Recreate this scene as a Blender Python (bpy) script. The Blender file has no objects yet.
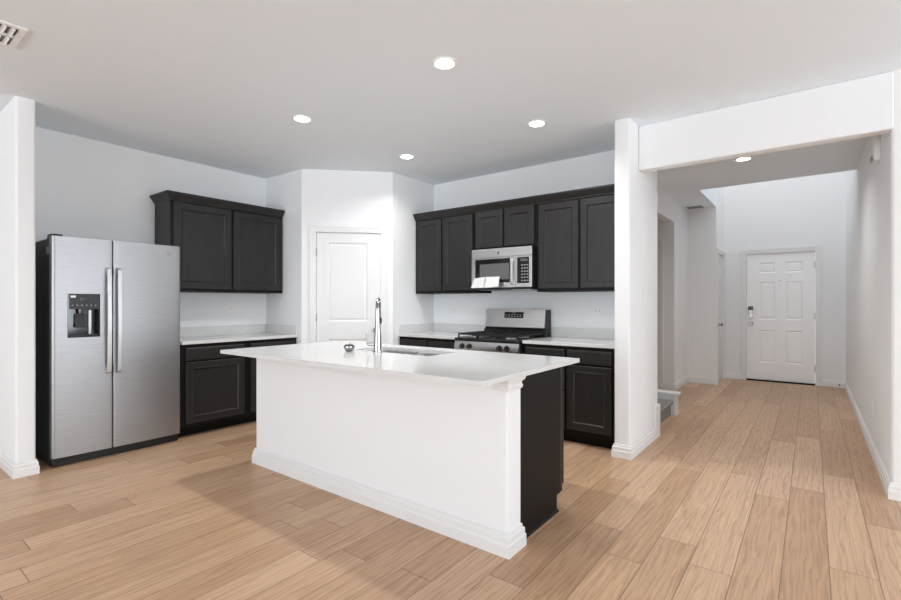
import bpy, bmesh, math, random
from math import sin, cos, pi, radians
from mathutils import Vector, Matrix

random.seed(4)
S = bpy.context.scene
C = S.collection

# ------------------------------------------------------------------ camera
YAW = 0.651
cam_d = bpy.data.cameras.new('camera')
cam_d.sensor_width = 36.0
cam_d.lens = 473.548 / 901 * 36.0
cam_d.shift_y = 2.98 / 901
cam_d.clip_start = 0.05
cam = bpy.data.objects.new('camera', cam_d)
cam.location = (0, 0, 1.263)
cam.rotation_euler = (pi / 2, 0, YAW)
C.objects.link(cam)
S.camera = cam

# ------------------------------------------------------------------ world
W = bpy.data.worlds.new('world')
S.world = W
W.use_nodes = True
W.node_tree.nodes['Background'].inputs[0].default_value = (0.95, 0.98, 1.0, 1)
W.node_tree.nodes['Background'].inputs[1].default_value = 1.0

# ------------------------------------------------------------------ fill lamps at unseen windows, added foyer lamp
def area(name, loc, rot, sx, sy, power, col=(1, 1, 1)):
    d = bpy.data.lights.new(name, 'AREA')
    d.shape = 'RECTANGLE'
    d.size, d.size_y = sx, sy
    d.energy = power
    d.color = col
    o = bpy.data.objects.new(name, d)
    o.location = loc
    o.rotation_euler = rot
    C.objects.link(o)
    return o

XL, XR = -7.2, 5.0     # living room side walls
FILL_COL = (0.83, 0.92, 1.0)
BACKY = -5.5
TILT = 0.60
BACKWIN = ((-2.2, 3.8, 205), (1.6, 1.9, 42))      # centre x, width, power
RIGHTWIN = ((0.3, 2.4, 85), (2.85, 1.6, 90))     # centre y, width, power
for wx, ww, p in BACKWIN:
    area('window_fill', (wx, BACKY - 0.12, 1.35), (pi / 2 + TILT, 0, 0), ww - 0.1, 2.2, p, FILL_COL)  # lamp at an assumed, unseen window, tilted up to fill the ceiling
for wy, ww, p in RIGHTWIN:
    area('window_fill', (XR + 0.12, wy, 1.45), (pi / 2 + TILT, 0, pi / 2), ww - 0.1, 1.9, p, FILL_COL)  # lamp at an unseen window, placed to brighten the fridge side
area('foyer_overhead_fill', (-0.38, 8.05, 5.25), (0, 0, 0), 1.2, 1.6, 20, (1, 1, 1))  # unseen lamp added under the foyer ceiling, no window there

S.cycles.diffuse_bounces = 10
S.cycles.max_bounces = 14
S.view_settings.view_transform = 'Standard'
S.view_settings.look = 'None'
S.view_settings.gamma = 1.0
S.view_settings.use_curve_mapping = False
S.view_settings.exposure = 0.20

# ------------------------------------------------------------------ materials
def srgb(r, g=None, b=None):
    if g is None:
        g = b = r
    f = lambda c: (c / 255 / 12.92) if c / 255 <= 0.04045 else ((c / 255 + 0.055) / 1.055) ** 2.4
    return (f(r), f(g), f(b), 1)

def mat(name, col, rough=0.5, metal=0.0, spec=0.5, bump=0.0, bscale=80, coat=0.0):
    m = bpy.data.materials.new(name)
    m.use_nodes = True
    nt = m.node_tree
    b = nt.nodes['Principled BSDF']
    b.inputs['Base Color'].default_value = col
    b.inputs['Roughness'].default_value = rough
    b.inputs['Metallic'].default_value = metal
    b.inputs['Specular IOR Level'].default_value = spec
    b.inputs['Coat Weight'].default_value = coat
    if bump:
        tc = nt.nodes.new('ShaderNodeTexCoord')
        n = nt.nodes.new('ShaderNodeTexNoise')
        n.inputs['Scale'].default_value = bscale
        n.inputs['Detail'].default_value = 4
        bp = nt.nodes.new('ShaderNodeBump')
        bp.inputs['Strength'].default_value = bump
        bp.inputs['Distance'].default_value = 0.002
        nt.links.new(tc.outputs['Object'], n.inputs['Vector'])
        nt.links.new(n.outputs['Fac'], bp.inputs['Height'])
        nt.links.new(bp.outputs['Normal'], b.inputs['Normal'])
    return m

def grain(m, stretch, scale, lo, hi, rlo=None, rhi=None):
    nt = m.node_tree
    b = nt.nodes['Principled BSDF']
    tc = nt.nodes.new('ShaderNodeTexCoord')
    mp = nt.nodes.new('ShaderNodeMapping')
    mp.inputs['Scale'].default_value = stretch
    n = nt.nodes.new('ShaderNodeTexNoise')
    n.inputs['Scale'].default_value = scale
    n.inputs['Detail'].default_value = 6
    n.inputs['Roughness'].default_value = 0.6
    r = nt.nodes.new('ShaderNodeValToRGB')
    r.color_ramp.elements[0].position = 0.3
    r.color_ramp.elements[1].position = 0.7
    r.color_ramp.elements[0].color = lo
    r.color_ramp.elements[1].color = hi
    nt.links.new(tc.outputs['Object'], mp.inputs['Vector'])
    nt.links.new(mp.outputs['Vector'], n.inputs['Vector'])
    nt.links.new(n.outputs['Fac'], r.inputs['Fac'])
    nt.links.new(r.outputs['Color'], b.inputs['Base Color'])
    if rlo is not None:
        mr = nt.nodes.new('ShaderNodeMapRange')
        mr.inputs['To Min'].default_value = rlo
        mr.inputs['To Max'].default_value = rhi
        nt.links.new(n.outputs['Fac'], mr.inputs['Value'])
        nt.links.new(mr.outputs['Result'], b.inputs['Roughness'])
    return m

M = {}
M['wall'] = mat('wall_paint', srgb(236, 237, 238), 0.75, spec=0.3, bump=0.08, bscale=160)
M['ceiling'] = mat('ceiling_paint', srgb(235, 242, 248), 0.9, spec=0.2, bump=0.1, bscale=130)
M['trim'] = mat('trim_paint', srgb(230, 230, 230), 0.4)
M['door'] = mat('door_paint', srgb(228, 228, 228), 0.4)
M['entrydoor'] = mat('entry_door_paint', srgb(248, 248, 248), 0.35)
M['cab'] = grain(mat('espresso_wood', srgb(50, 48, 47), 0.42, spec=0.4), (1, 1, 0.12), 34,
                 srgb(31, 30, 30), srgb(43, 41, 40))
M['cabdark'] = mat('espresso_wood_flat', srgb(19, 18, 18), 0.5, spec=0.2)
M['quartz'] = grain(mat('white_quartz', srgb(236, 236, 235), 0.1), (1, 1, 1), 220,
                    srgb(212, 212, 212), srgb(224, 224, 223))
M['steel'] = grain(mat('brushed_steel', srgb(190, 190, 190), 0.3, 1.0), (1.0, 1.0, 60), 6,
                   srgb(206, 206, 207), srgb(224, 224, 225), 0.24, 0.36)
M['steelfridge'] = grain(mat('brushed_door_steel', srgb(190, 190, 190), 0.3, 1.0), (1.0, 1.0, 60), 6,
                         srgb(160, 160, 162), srgb(178, 178, 180), 0.38, 0.48)
M['satin'] = mat('satin_steel', srgb(205, 205, 206), 0.42, 0.85)
M['steeldark'] = mat('dark_steel', srgb(120, 120, 122), 0.3, 1.0)
M['chrome'] = mat('chrome', srgb(160, 160, 162), 0.12, 1.0)
M['nickel'] = mat('satin_nickel', srgb(165, 163, 160), 0.3, 1.0)
M['black'] = mat('black_plastic', srgb(22, 22, 23), 0.4)
M['gloss'] = mat('black_glass', srgb(12, 12, 13), 0.08)
M['charcoal'] = mat('charcoal_enamel', srgb(52, 52, 53), 0.5, bump=0.1, bscale=300)
M['iron'] = mat('cast_iron', srgb(20, 20, 20), 0.55)
M['white'] = mat('white_plastic', srgb(238, 238, 236), 0.4)
M['slot'] = mat('dark_slot', srgb(50, 50, 50), 0.6)
M['grey'] = mat('grey_plastic', srgb(150, 150, 150), 0.5)
M['screen'] = mat('oven_window_glass', srgb(96, 96, 96), 0.15)
M['paper'] = mat('white_paper', srgb(216, 216, 214), 0.7)
M['carpet'] = grain(mat('grey_carpet', srgb(120, 118, 116), 0.95, spec=0.1, bump=0.9, bscale=260), (1, 1, 1), 90,
                    srgb(120, 119, 118), srgb(165, 164, 162))
M['rubber'] = mat('black_rubber', srgb(30, 30, 30), 0.7)

def emit(name, col, s):
    m = bpy.data.materials.new(name)
    m.use_nodes = True
    b = m.node_tree.nodes['Principled BSDF']
    b.inputs['Base Color'].default_value = (0.9, 0.9, 0.9, 1)
    b.inputs['Emission Color'].default_value = col
    b.inputs['Emission Strength'].default_value = s
    return m
M['lamp'] = emit('lamp_lens', (1, 0.97, 0.93, 1), 14)

def floor_mat():
    m = bpy.data.materials.new('oak_planks')
    m.use_nodes = True
    nt = m.node_tree
    N, L = nt.nodes, nt.links
    b = N['Principled BSDF']
    def math_(op, a, c=None):
        n = N.new('ShaderNodeMath')
        n.operation = op
        for i, v in enumerate((a, c)):
            if v is None:
                continue
            if isinstance(v, (int, float)):
                n.inputs[i].default_value = v
            else:
                L.new(v, n.inputs[i])
        return n.outputs[0]
    tc = N.new('ShaderNodeTexCoord')
    sp = N.new('ShaderNodeSeparateXYZ')
    L.new(tc.outputs['Object'], sp.inputs[0])
    PW, PL = 0.18, 1.55
    xs = math_('DIVIDE', math_('ADD', sp.outputs['X'], 0.652 + 0.18 * 60), PW)
    row = math_('FLOOR', xs)
    fx = math_('FRACT', xs)
    w1 = N.new('ShaderNodeTexWhiteNoise')
    w1.noise_dimensions = '1D'
    L.new(row, w1.inputs['W'])
    ys = math_('ADD', math_('DIVIDE', math_('ADD', sp.outputs['Y'], 20), PL), math_('MULTIPLY', w1.outputs['Value'], 5.0))
    col = math_('FLOOR', ys)
    fy = math_('FRACT', ys)
    cb = N.new('ShaderNodeCombineXYZ')
    L.new(row, cb.inputs[0])
    L.new(col, cb.inputs[1])
    w2 = N.new('ShaderNodeTexWhiteNoise')
    w2.noise_dimensions = '3D'
    L.new(cb.outputs[0], w2.inputs['Vector'])
    # seams
    ex = math_('MULTIPLY', math_('MINIMUM', fx, math_('SUBTRACT', 1.0, fx)), PW)
    ey = math_('MULTIPLY', math_('MINIMUM', fy, math_('SUBTRACT', 1.0, fy)), PL)
    e = math_('MINIMUM', ex, ey)
    seam = N.new('ShaderNodeMapRange')
    seam.inputs['From Min'].default_value = 0.0009
    seam.inputs['From Max'].default_value = 0.0030
    L.new(e, seam.inputs['Value'])
    # grain: long, wavy figure, shifted per plank
    off = N.new('ShaderNodeCombineXYZ')
    L.new(math_('MULTIPLY', w2.outputs['Value'], 37.0), off.inputs[0])
    L.new(math_('MULTIPLY', w2.outputs['Value'], 11.0), off.inputs[1])
    va = N.new('ShaderNodeVectorMath')
    va.operation = 'ADD'
    L.new(tc.outputs['Object'], va.inputs[0])
    L.new(off.outputs[0], va.inputs[1])
    mp = N.new('ShaderNodeMapping')
    mp.inputs['Scale'].default_value = (1.0, 0.07, 1)
    L.new(va.outputs[0], mp.inputs['Vector'])
    n1 = N.new('ShaderNodeTexNoise')
    n1.inputs['Scale'].default_value = 26
    n1.inputs['Detail'].default_value = 5
    n1.inputs['Distortion'].default_value = 1.6
    L.new(mp.outputs[0], n1.inputs['Vector'])
    wv = N.new('ShaderNodeTexWave')
    wv.bands_direction = 'X'
    wv.inputs['Scale'].default_value = 11
    wv.inputs['Distortion'].default_value = 11
    wv.inputs['Detail'].default_value = 2.5
    wv.inputs['Detail Scale'].default_value = 2.2
    L.new(mp.outputs[0], wv.inputs['Vector'])
    mp2 = N.new('ShaderNodeMapping')
    mp2.inputs['Scale'].default_value = (1.0, 0.035, 1)
    L.new(va.outputs[0], mp2.inputs['Vector'])
    n2 = N.new('ShaderNodeTexNoise')
    n2.inputs['Scale'].default_value = 150
    n2.inputs['Detail'].default_value = 3
    L.new(mp2.outputs[0], n2.inputs['Vector'])
    # plank base tone
    r0 = N.new('ShaderNodeValToRGB')
    r0.color_ramp.elements[0].color = srgb(188, 152, 120)
    r0.color_ramp.elements[1].color = srgb(212, 178, 147)
    e2 = r0.color_ramp.elements.new(0.5)
    e2.color = srgb(200, 165, 133)
    L.new(w2.outputs['Value'], r0.inputs['Fac'])
    def mixmul(fac, a, bcol):
        x = N.new('ShaderNodeMix')
        x.data_type = 'RGBA'
        x.blend_type = 'MULTIPLY'
        if isinstance(fac, float):
            x.inputs[0].default_value = fac
        else:
            L.new(fac, x.inputs[0])
        L.new(a, x.inputs[6])
        if isinstance(bcol, tuple):
            x.inputs[7].default_value = bcol
        else:
            L.new(bcol, x.inputs[7])
        return x.outputs[2]
    def ramp(src, a, bb, pa=0.3, pb=0.7):
        r = N.new('ShaderNodeValToRGB')
        r.color_ramp.elements[0].position = pa
        r.color_ramp.elements[1].position = pb
        r.color_ramp.elements[0].color = a
        r.color_ramp.elements[1].color = bb
        L.new(src, r.inputs['Fac'])
        return r.outputs['Color']
    c1 = mixmul(0.8, r0.outputs['Color'], ramp(n1.outputs['Fac'], (0.78, 0.76, 0.74, 1), (1.06, 1.06, 1.06, 1)))
    c2 = mixmul(0.6, c1, ramp(wv.outputs['Fac'], (0.74, 0.69, 0.64, 1), (1, 1, 1, 1), 0.02, 0.30))
    c3 = mixmul(0.5, c2, ramp(n2.outputs['Fac'], (0.82, 0.80, 0.78, 1), (1.04, 1.04, 1.04, 1)))
    sc = ramp(seam.outputs['Result'], (0.42, 0.38, 0.35, 1), (1, 1, 1, 1), 0, 1)
    c4 = mixmul(1.0, c3, sc)
    L.new(c4, b.inputs['Base Color'])
    rr = N.new('ShaderNodeMapRange')
    rr.inputs['To Min'].default_value = 0.36
    rr.inputs['To Max'].default_value = 0.5
    L.new(n1.outputs['Fac'], rr.inputs['Value'])
    L.new(rr.outputs['Result'], b.inputs['Roughness'])
    bp = N.new('ShaderNodeBump')
    bp.inputs['Strength'].default_value = 0.25
    bp.inputs['Distance'].default_value = 0.002
    L.new(seam.outputs['Result'], bp.inputs['Height'])
    L.new(bp.outputs['Normal'], b.inputs['Normal'])
    return m
M['floor'] = floor_mat()

# ------------------------------------------------------------------ mesh helpers
class MB:
    def __init__(s, off=(0, 0, 0)):
        s.bm = bmesh.new()
        s.off = Vector(off)
    def v(s, p):
        return s.bm.verts.new(Vector(p) - s.off)
    def face(s, vs):
        try:
            return s.bm.faces.new(vs)
        except ValueError:
            return None
    def box(s, x0, x1, y0, y1, z0, z1):
        a = [s.v((x, y, z)) for z in (z0, z1) for y in (y0, y1) for x in (x0, x1)]
        for f in ((0, 2, 3, 1), (4, 5, 7, 6), (0, 1, 5, 4), (2, 6, 7, 3), (0, 4, 6, 2), (1, 3, 7, 5)):
            s.face([a[i] for i in f])
        return s
    def loft(s, rings, cap=True, closed=True):
        R = [[s.v(p) for p in r] for r in rings]
        n = len(R[0])
        for a, b in zip(R, R[1:]):
            for i in range(n if closed else n - 1):
                j = (i + 1) % n
                s.face([a[i], a[j], b[j], b[i]])
        if cap:
            s.face(list(reversed(R[0])))
            s.face(R[-1])
        return s
    def prism(s, poly, a0, a1, axis='z'):
        f = {'z': lambda p, a: (p[0], p[1], a), 'x': lambda p, a: (a, p[0], p[1]), 'y': lambda p, a: (p[0], a, p[1])}[axis]
        return s.loft([[f(p, a0) for p in poly], [f(p, a1) for p in poly]])
    def cyl(s, p0, p1, r0, r1=None, seg=20, cap=True):
        r1 = r0 if r1 is None else r1
        return s.rings([(p0, r0), (p1, r1)], seg, cap)
    def rings(s, pts, seg=20, cap=True):
        # pts: list of (centre, radius) along one straight or curved path
        P = [Vector(p) for p, _ in pts]
        t0 = (P[1] - P[0]).normalized()
        up = Vector((0, 0, 1)) if abs(t0.z) < 0.9 else Vector((1, 0, 0))
        n = (up - t0 * up.dot(t0)).normalized()
        rr = []
        for i, (p, r) in enumerate(pts):
            a = P[max(i - 1, 0)]
            b = P[min(i + 1, len(P) - 1)]
            t = (b - a)
            t = t.normalized() if t.length > 1e-9 else t0
            n = (n - t * n.dot(t))
            n = n.normalized() if n.length > 1e-6 else up
            m = t.cross(n)
            rr.append([P[i] + (n * cos(2 * pi * k / seg) + m * sin(2 * pi * k / seg)) * r for k in range(seg)])
        return s.loft(rr, cap)
    def lathe(s, prof, c=(0, 0, 0), seg=28, cap=True):
        return s.loft([[(c[0] + r * cos(2 * pi * k / seg), c[1] + r * sin(2 * pi * k / seg), c[2] + z) for k in range(seg)] for r, z in prof], cap)
    def panel(s, x0, x1, z0, z1, loops):
        # nested rectangles in the xz plane: loops = [(inset, y), ...]; facing -y
        prev = None
        for ins, y in loops:
            r = [s.v((x0 + ins, y, z0 + ins)), s.v((x1 - ins, y, z0 + ins)), s.v((x1 - ins, y, z1 - ins)), s.v((x0 + ins, y, z1 - ins))]
            if prev:
                for i in range(4):
                    j = (i + 1) % 4
                    s.face([prev[i], prev[j], r[j], r[i]])
            prev = r
        s.face(prev)
        return s
    def grid_front(s, xs, zs, cells, y, loops):
        # flat front at y, with sunk panels in the named cells
        for i in range(len(xs) - 1):
            for k in range(len(zs) - 1):
                if (i, k) in cells:
                    s.panel(xs[i], xs[i + 1], zs[k], zs[k + 1], loops)
                else:
                    s.face([s.v(p) for p in ((xs[i], y, zs[k]), (xs[i + 1], y, zs[k]), (xs[i + 1], y, zs[k + 1]), (xs[i], y, zs[k + 1]))])
        return s
    def open_box(s, x0, x1, y0, y1, z0, z1):
        # a box without its -y face
        a = [s.v((x, y, z)) for z in (z0, z1) for y in (y0, y1) for x in (x0, x1)]
        for f in ((0, 2, 3, 1), (4, 5, 7, 6), (2, 6, 7, 3), (0, 4, 6, 2), (1, 3, 7, 5)):
            s.face([a[i] for i in f])
        return s
    def sweep(s, path, prof, closed=False):
        # path: xy points; prof: (out, z); 'out' is to the right of the walking direction
        P = [Vector((p[0], p[1])) for p in path]
        n = len(P)
        rr = []
        for i in range(n):
            def nrm(a, b):
                d = (b - a).normalized()
                return Vector((d.y, -d.x))
            if closed:
                na, nb = nrm(P[i - 1], P[i]), nrm(P[i], P[(i + 1) % n])
            else:
                na = nrm(P[i - 1], P[i]) if i else nrm(P[0], P[1])
                nb = nrm(P[i], P[i + 1]) if i < n - 1 else na
                if not i:
                    na = nb
            m = (na + nb) / (1 + na.dot(nb))
            rr.append([(P[i].x + m.x * o, P[i].y + m.y * o, z) for o, z in prof])
        if closed:
            rr.append(rr[0])
            return s.loft(rr, cap=False)
        return s.loft(rr)
    def build(s, name, m, parent=None, bevel=0.0, seg=2, angle=35, loc=None):
        bm = s.bm
        if not bevel:
            bmesh.ops.remove_doubles(bm, verts=bm.verts, dist=1e-5)
        bmesh.ops.recalc_face_normals(bm, faces=bm.faces)
        me = bpy.data.meshes.new(name)
        bm.to_mesh(me)
        bm.free()
        for p in me.polygons:
            p.use_smooth = True
        me.set_sharp_from_angle(angle=radians(angle))
        me.materials.append(M[m] if isinstance(m, str) else m)
        o = bpy.data.objects.new(name, me)
        C.objects.link(o)
        if parent:
            o.parent = parent
        if loc is not None:
            o.location = loc
        elif parent is None and s.off.length:
            o.location = s.off
        if bevel:
            b = o.modifiers.new('bevel', 'BEVEL')
            b.width = bevel
            b.segments = seg
            b.limit_method = 'ANGLE'
            b.angle_limit = radians(40)
            b.harden_normals = True
        return o

def thing(name, label, cat, loc=(0, 0, 0), rot=0.0, group=None):
    o = bpy.data.objects.new(name, None)
    o.empty_display_size = 0.1
    C.objects.link(o)
    o.location = loc
    o.rotation_euler = (0, 0, rot)
    o['label'] = label
    o['category'] = cat
    if group:
        o['group'] = group
    return o

def tag(o, label, cat, group=None):
    o['label'] = label
    o['category'] = cat
    if group:
        o['group'] = group
    return o

def struct(o):
    o['kind'] = 'structure'
    return o

def rounded(poly, idx, r, seg=6):
    # footprint with some corners rounded (bull-nosed drywall corners)
    out = []
    n = len(poly)
    for i, p in enumerate(poly):
        if i not in idx:
            out.append(p)
            continue
        p = Vector(p)
        a = (Vector(poly[i - 1]) - p).normalized()
        b = (Vector(poly[(i + 1) % n]) - p).normalized()
        c = p + (a + b) * r
        p0, p1 = p + a * r, p + b * r
        v0, v1 = p0 - c, p1 - c
        for k in range(seg + 1):
            t = k / seg
            ang = t * v0.angle(v1)
            s0, s1 = sin(v0.angle(v1) - ang), sin(ang)
            d = (v0 * s0 + v1 * s1) / sin(v0.angle(v1))
            out.append(tuple(c + d))
    return out

H = 2.76          # ceiling
T = 0.12          # wall thickness
LW = -5.24        # fridge wall
BW = 4.66         # range wall
PX = -1.165       # pillar face towards the hall
HX = 0.41         # right hall wall
EY = 9.16         # entry wall
FT = 5.4          # foyer ceiling

# ------------------------------------------------------------------ structure
struct(MB().box(XL - 0.2, XR + 0.2, BACKY - 0.2, EY + 0.3, -0.06, 0).build('floor', 'floor'))
cm = MB()
cm.box(XL - 0.2, XR + 0.2, BACKY - 0.2, 7.0, H, H + 0.3)
cm.box(-3.4, -1.18, 7.0, 8.5, H, H + 0.3)
struct(cm.build('ceiling', 'ceiling'))
struct(MB().box(-1.32, HX + 0.16, 6.86, EY + 0.16, FT, FT + 0.1).build('ceiling_foyer', 'ceiling'))

struct(MB().box(LW - T, LW, 0.9, 3.4, 0, H).build('wall_fridge_side', 'wall'))
struct(MB().prism(rounded([(XL, 0.815), (-4.568, 0.815), (-4.568, 0.93), (XL, 0.93)], (1, 2), 0.018), 0, H).build('wall_stub', 'wall'))

def frame_wall(name, p0, p1, th, z0, z1, openings):
    """wall from p0 to p1 (room side on the right of the walk), thickness th to the left, with openings"""
    mb = MB()
    P0, P1 = Vector(p0), Vector(p1)
    L = (P1 - P0).length
    d = (P1 - P0) / L
    n = Vector((-d.y, d.x))
    def piece(a, b, za, zb):
        q = [P0 + d * a, P0 + d * b, P0 + d * b + n * th, P0 + d * a + n * th]
        mb.prism([tuple(p) for p in q], za, zb)
    s = 0
    for a, b, za, zb in openings:
        if a > s:
            piece(s, a, z0, z1)
        if za > z0:
            piece(a, b, z0, za)
        if zb < z1:
            piece(a, b, zb, z1)
        s = b
    if s < L:
        piece(s, L, z0, z1)
    return struct(mb.build(name, 'wall'))

PA, PB = (-4.53, 3.2), (-3.815, 3.915)
struct(MB().box(LW - T, -4.53, 3.2, 3.2 + T, 0, H).build('wall_pantry_left', 'wall'))
frame_wall('wall_pantry_door', PA, PB, T, 0, H, [(0.155, 0.882, 0, 2.062)])
struct(MB().box(-3.815 - T, -3.815, 3.915, BW + T, 0, H).build('wall_pantry_right', 'wall'))
# range wall and the pillar that ends it (one continuous wall)
struct(MB().prism(rounded([(-3.815, BW), (-1.292, BW), (-1.292, 3.92), (PX, 3.92), (PX, BW + T), (-3.815, BW + T)], (2, 3), 0.016), 0, H)
       .build('wall_range_and_pillar', 'wall'))
# beam over the hall entrance
struct(MB().prism([(4.148, 2.385), (4.262, 2.385), (4.262, H), (4.148, H)], PX, HX + 0.018, 'x').build('wall_header_beam', 'wall', bevel=0.014, seg=4))
# right hall wall, turning into the wall right of the hall
struct(MB().prism(rounded([(HX, 4.15), (XR, 4.15), (XR, 4.15 + T), (HX + T, 4.15 + T), (HX + T, EY), (HX, EY)], (0,), 0.02), 0, H)
       .build('wall_hall_right', 'wall'))
# upper foyer walls
fm = MB()
fm.box(HX, HX + T, 6.88, EY + T, H, FT)
fm.box(-1.30, HX, 6.88, 7.0, H + 0.3, FT)
fm.box(-1.30, -1.18, 7.0, EY + T, H + 0.3, FT)
fm.box(-1.30, PX, 8.5, EY, H, H + 0.3)
struct(fm.build('wall_foyer_upper', 'wall'))
# entry wall with the front door
frame_wall('wall_entry', (-1.30, EY), (HX + T, EY), T, 0, FT, [(0.447, 1.351, 0, 2.062)])
# side door wall (faces +X), then the wall that steps back, then the left hall wall
frame_wall('wall_side_door', (PX, 8.31), (PX, EY), T, 0, H, [(0.10, 0.78, 0, 2.045)])
struct(MB().box(-1.69, PX - T, 8.31, 8.31 + T, 0, H).build('wall_step_back', 'wall'))
frame_wall('wall_hall_left', (-1.57, 5.87), (-1.57, 8.31), T, 0, H, [(0.55, 1.52, 0, 2.43)])
sm = MB()
sm.box(-3.4, -1.69, 7.39, 7.39 + T, 0, H)
sm.box(-3.4, -3.28, 5.87, 7.39, 0, H)
struct(sm.build('wall_side_passage', 'wall'))
struct(MB().box(-4.6, -1.57, 5.75, 5.87, 0, H).build('wall_stairs_far', 'wall'))
struct(MB().box(-4.6, -4.5, BW + T, 5.75, 0, H).build('wall_stairs_end', 'wall'))

# unseen living room behind the camera, windows sized for the fill lamps
struct(MB().box(XL - T, XL, BACKY, 0.93, 0, H).build('wall_living_left', 'wall'))
def window(idx, o, rot, w, h):
    """frame, mullion and sill of a window; local x along the wall, y through it"""
    root = MB()
    f = 0.06
    root.box(-w / 2, w / 2, -0.02, 0.06, 0, f).box(-w / 2, w / 2, -0.02, 0.06, h - f, h)
    root.box(-w / 2, -w / 2 + f, -0.02, 0.06, f, h - f).box(w / 2 - f, w / 2, -0.02, 0.06, f, h - f)
    root.box(-0.025, 0.025, -0.01, 0.05, f, h - f)
    r = struct(root.build('window_%d' % idx, 'trim', loc=o))
    r.rotation_euler = (0, 0, rot)
    return r
frame_wall('wall_living_back', (XR, BACKY), (XL, BACKY), T, 0, H,
           sorted((XR - wx - ww / 2, XR - wx + ww / 2, 0.2, 2.5) for wx, ww, p in BACKWIN))
for k, (wx, ww, p) in enumerate(BACKWIN):
    window(k + 1, (wx, BACKY - 0.05, 0.2), 0, ww, 2.3)
frame_wall('wall_living_right', (XR, 4.15 + T), (XR, BACKY), T, 0, H,
           sorted((4.15 + T - wy - ww / 2, 4.15 + T - wy + ww / 2, 0.45, 2.45) for wy, ww, p in RIGHTWIN))
for k, (wy, ww, p) in enumerate(RIGHTWIN):
    window(k + 3, (XR + 0.05, wy, 0.45), pi / 2, ww, 2.0)

# ------------------------------------------------------------------ baseboards
BB = [(0, 0), (0.017, 0), (0.017, 0.055), (0.013, 0.06), (0.013, 0.085), (0.006, 0.092), (0.006, 0.104), (0, 0.108)]
def baseboard(name, path, prof=BB):
    return struct(MB().sweep(path, prof).build('baseboard_' + name, 'trim'))
baseboard('stub', [(XL, 0.815), (-4.568, 0.815), (-4.568, 0.93), (-4.64, 0.93)])
baseboard('pillar', [(-1.292, 4.12), (-1.292, 3.92), (PX, 3.92), (PX, 4.64)])
baseboard('hall_right', [(HX, EY), (HX, 4.15), (XR, 4.15)])
baseboard('entry_left', [(PX, EY), (-0.93, EY)])
baseboard('entry_right', [(0.13, EY), (HX, EY)])
baseboard('step_back', [(-1.57, 8.31), (PX, 8.31), (PX, 8.335)])
baseboard('hall_left', [(-1.90, 7.39), (-1.57, 7.39), (-1.57, 8.31)])
baseboard('pantry', [(LW + 0.7, 3.2), (PA[0], PA[1]), (PA[0] + 0.065, PA[1] + 0.065)])

# ------------------------------------------------------------------ doors
def casing(mb, x0, x1, z1, w=0.066, y=0.0):
    """stepped door casing around an opening, on the -y side of the plane y"""
    for a, b, d in ((0.0, 0.02, 0.010), (0.02, w - 0.014, 0.014), (w - 0.014, w, 0.019)):
        mb.box(x0 - b, x0 - a, y - d, y, 0, z1 + b)
        mb.box(x1 + a, x1 + b, y - d, y, 0, z1 + b)
        mb.box(x0 - a, x1 + a, y - d, y, z1 + a, z1 + b)
    return mb

SUNK = lambda y: [(0, y), (0.006, y + 0.004), (0.014, y + 0.009), (0.022, y + 0.009), (0.036, y + 0.004)]
# pantry door: local frame along the angled wall
ang = pi / 4
pd = struct(MB().open_box(0.161, 0.876, 0.008, 0.043, 0.008, 2.055)
            .grid_front([0.161, 0.286, 0.727, 0.876], [0.008, 0.22, 0.855, 1.055, 1.945, 2.055], {(1, 1), (1, 3)}, 0.008, SUNK(0.008))
            .build('door_1', 'door', angle=8, loc=(PA[0], PA[1], 0)))
pd.rotation_euler = (0, 0, ang)
casing(MB(), 0.155, 0.882, 2.062).build('door_casing', 'trim', pd)
mj = MB()
mj.box(0.155, 0.158, 0, T, 0, 2.062).box(0.879, 0.882, 0, T, 0, 2.062).box(0.155, 0.882, 0, T, 2.058, 2.062)
mj.build('door_jamb', 'trim', pd)
for hz in (0.22, 1.10, 1.83):
    MB().cyl((0.157, -0.004, hz - 0.045), (0.157, -0.004, hz + 0.045), 0.007, seg=10).build('hinge', 'nickel', pd)
kb = MB()
kb.rings([((0.815, 0.008, 0.955), 0.030), ((0.815, 0.0, 0.955), 0.030), ((0.815, -0.006, 0.955), 0.012), ((0.815, -0.03, 0.955), 0.012),
          ((0.815, -0.036, 0.955), 0.024), ((0.815, -0.05, 0.955), 0.028), ((0.815, -0.062, 0.955), 0.020)], 20)
kb.build('door_knob', 'nickel', pd)

# front door
fd = struct(MB().open_box(-0.847, 0.045, EY + 0.02, EY + 0.065, 0.022, 2.055)
            .grid_front([-0.847, -0.672, -0.462, -0.322, -0.105, 0.045],
                        [0.022, 0.30, 0.825, 0.995, 1.605, 1.745, 1.915, 2.055],
                        {(1, 1), (3, 1), (1, 3), (3, 3), (1, 5), (3, 5)}, EY + 0.02, SUNK(EY + 0.02))
            .build('door_2', 'entrydoor', angle=8))
casing(MB(), -0.853, 0.051, 2.062, 0.075, EY).build('door_casing', 'trim', fd)
mj = MB()
mj.box(-0.853, -0.85, EY, EY + T, 0, 2.062).box(0.048, 0.051, EY, EY + T, 0, 2.062).box(-0.853, 0.051, EY, EY + T, 2.058, 2.062)
mj.build('door_jamb', 'trim', fd)
MB().box(-0.85, 0.048, EY - 0.03, EY + 0.1, 0, 0.02).build('threshold', 'cabdark', fd)
for hz in (0.25, 1.06, 1.85):
    MB().cyl((0.047, EY + 0.012, hz - 0.05), (0.047, EY + 0.012, hz + 0.05), 0.008, seg=10).build('hinge', 'nickel', fd)
lk = MB().box(-0.825, -0.755, EY - 0.004, EY + 0.02, 1.02, 1.21).build('keypad_deadbolt', 'nickel', fd, bevel=0.006)
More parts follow.
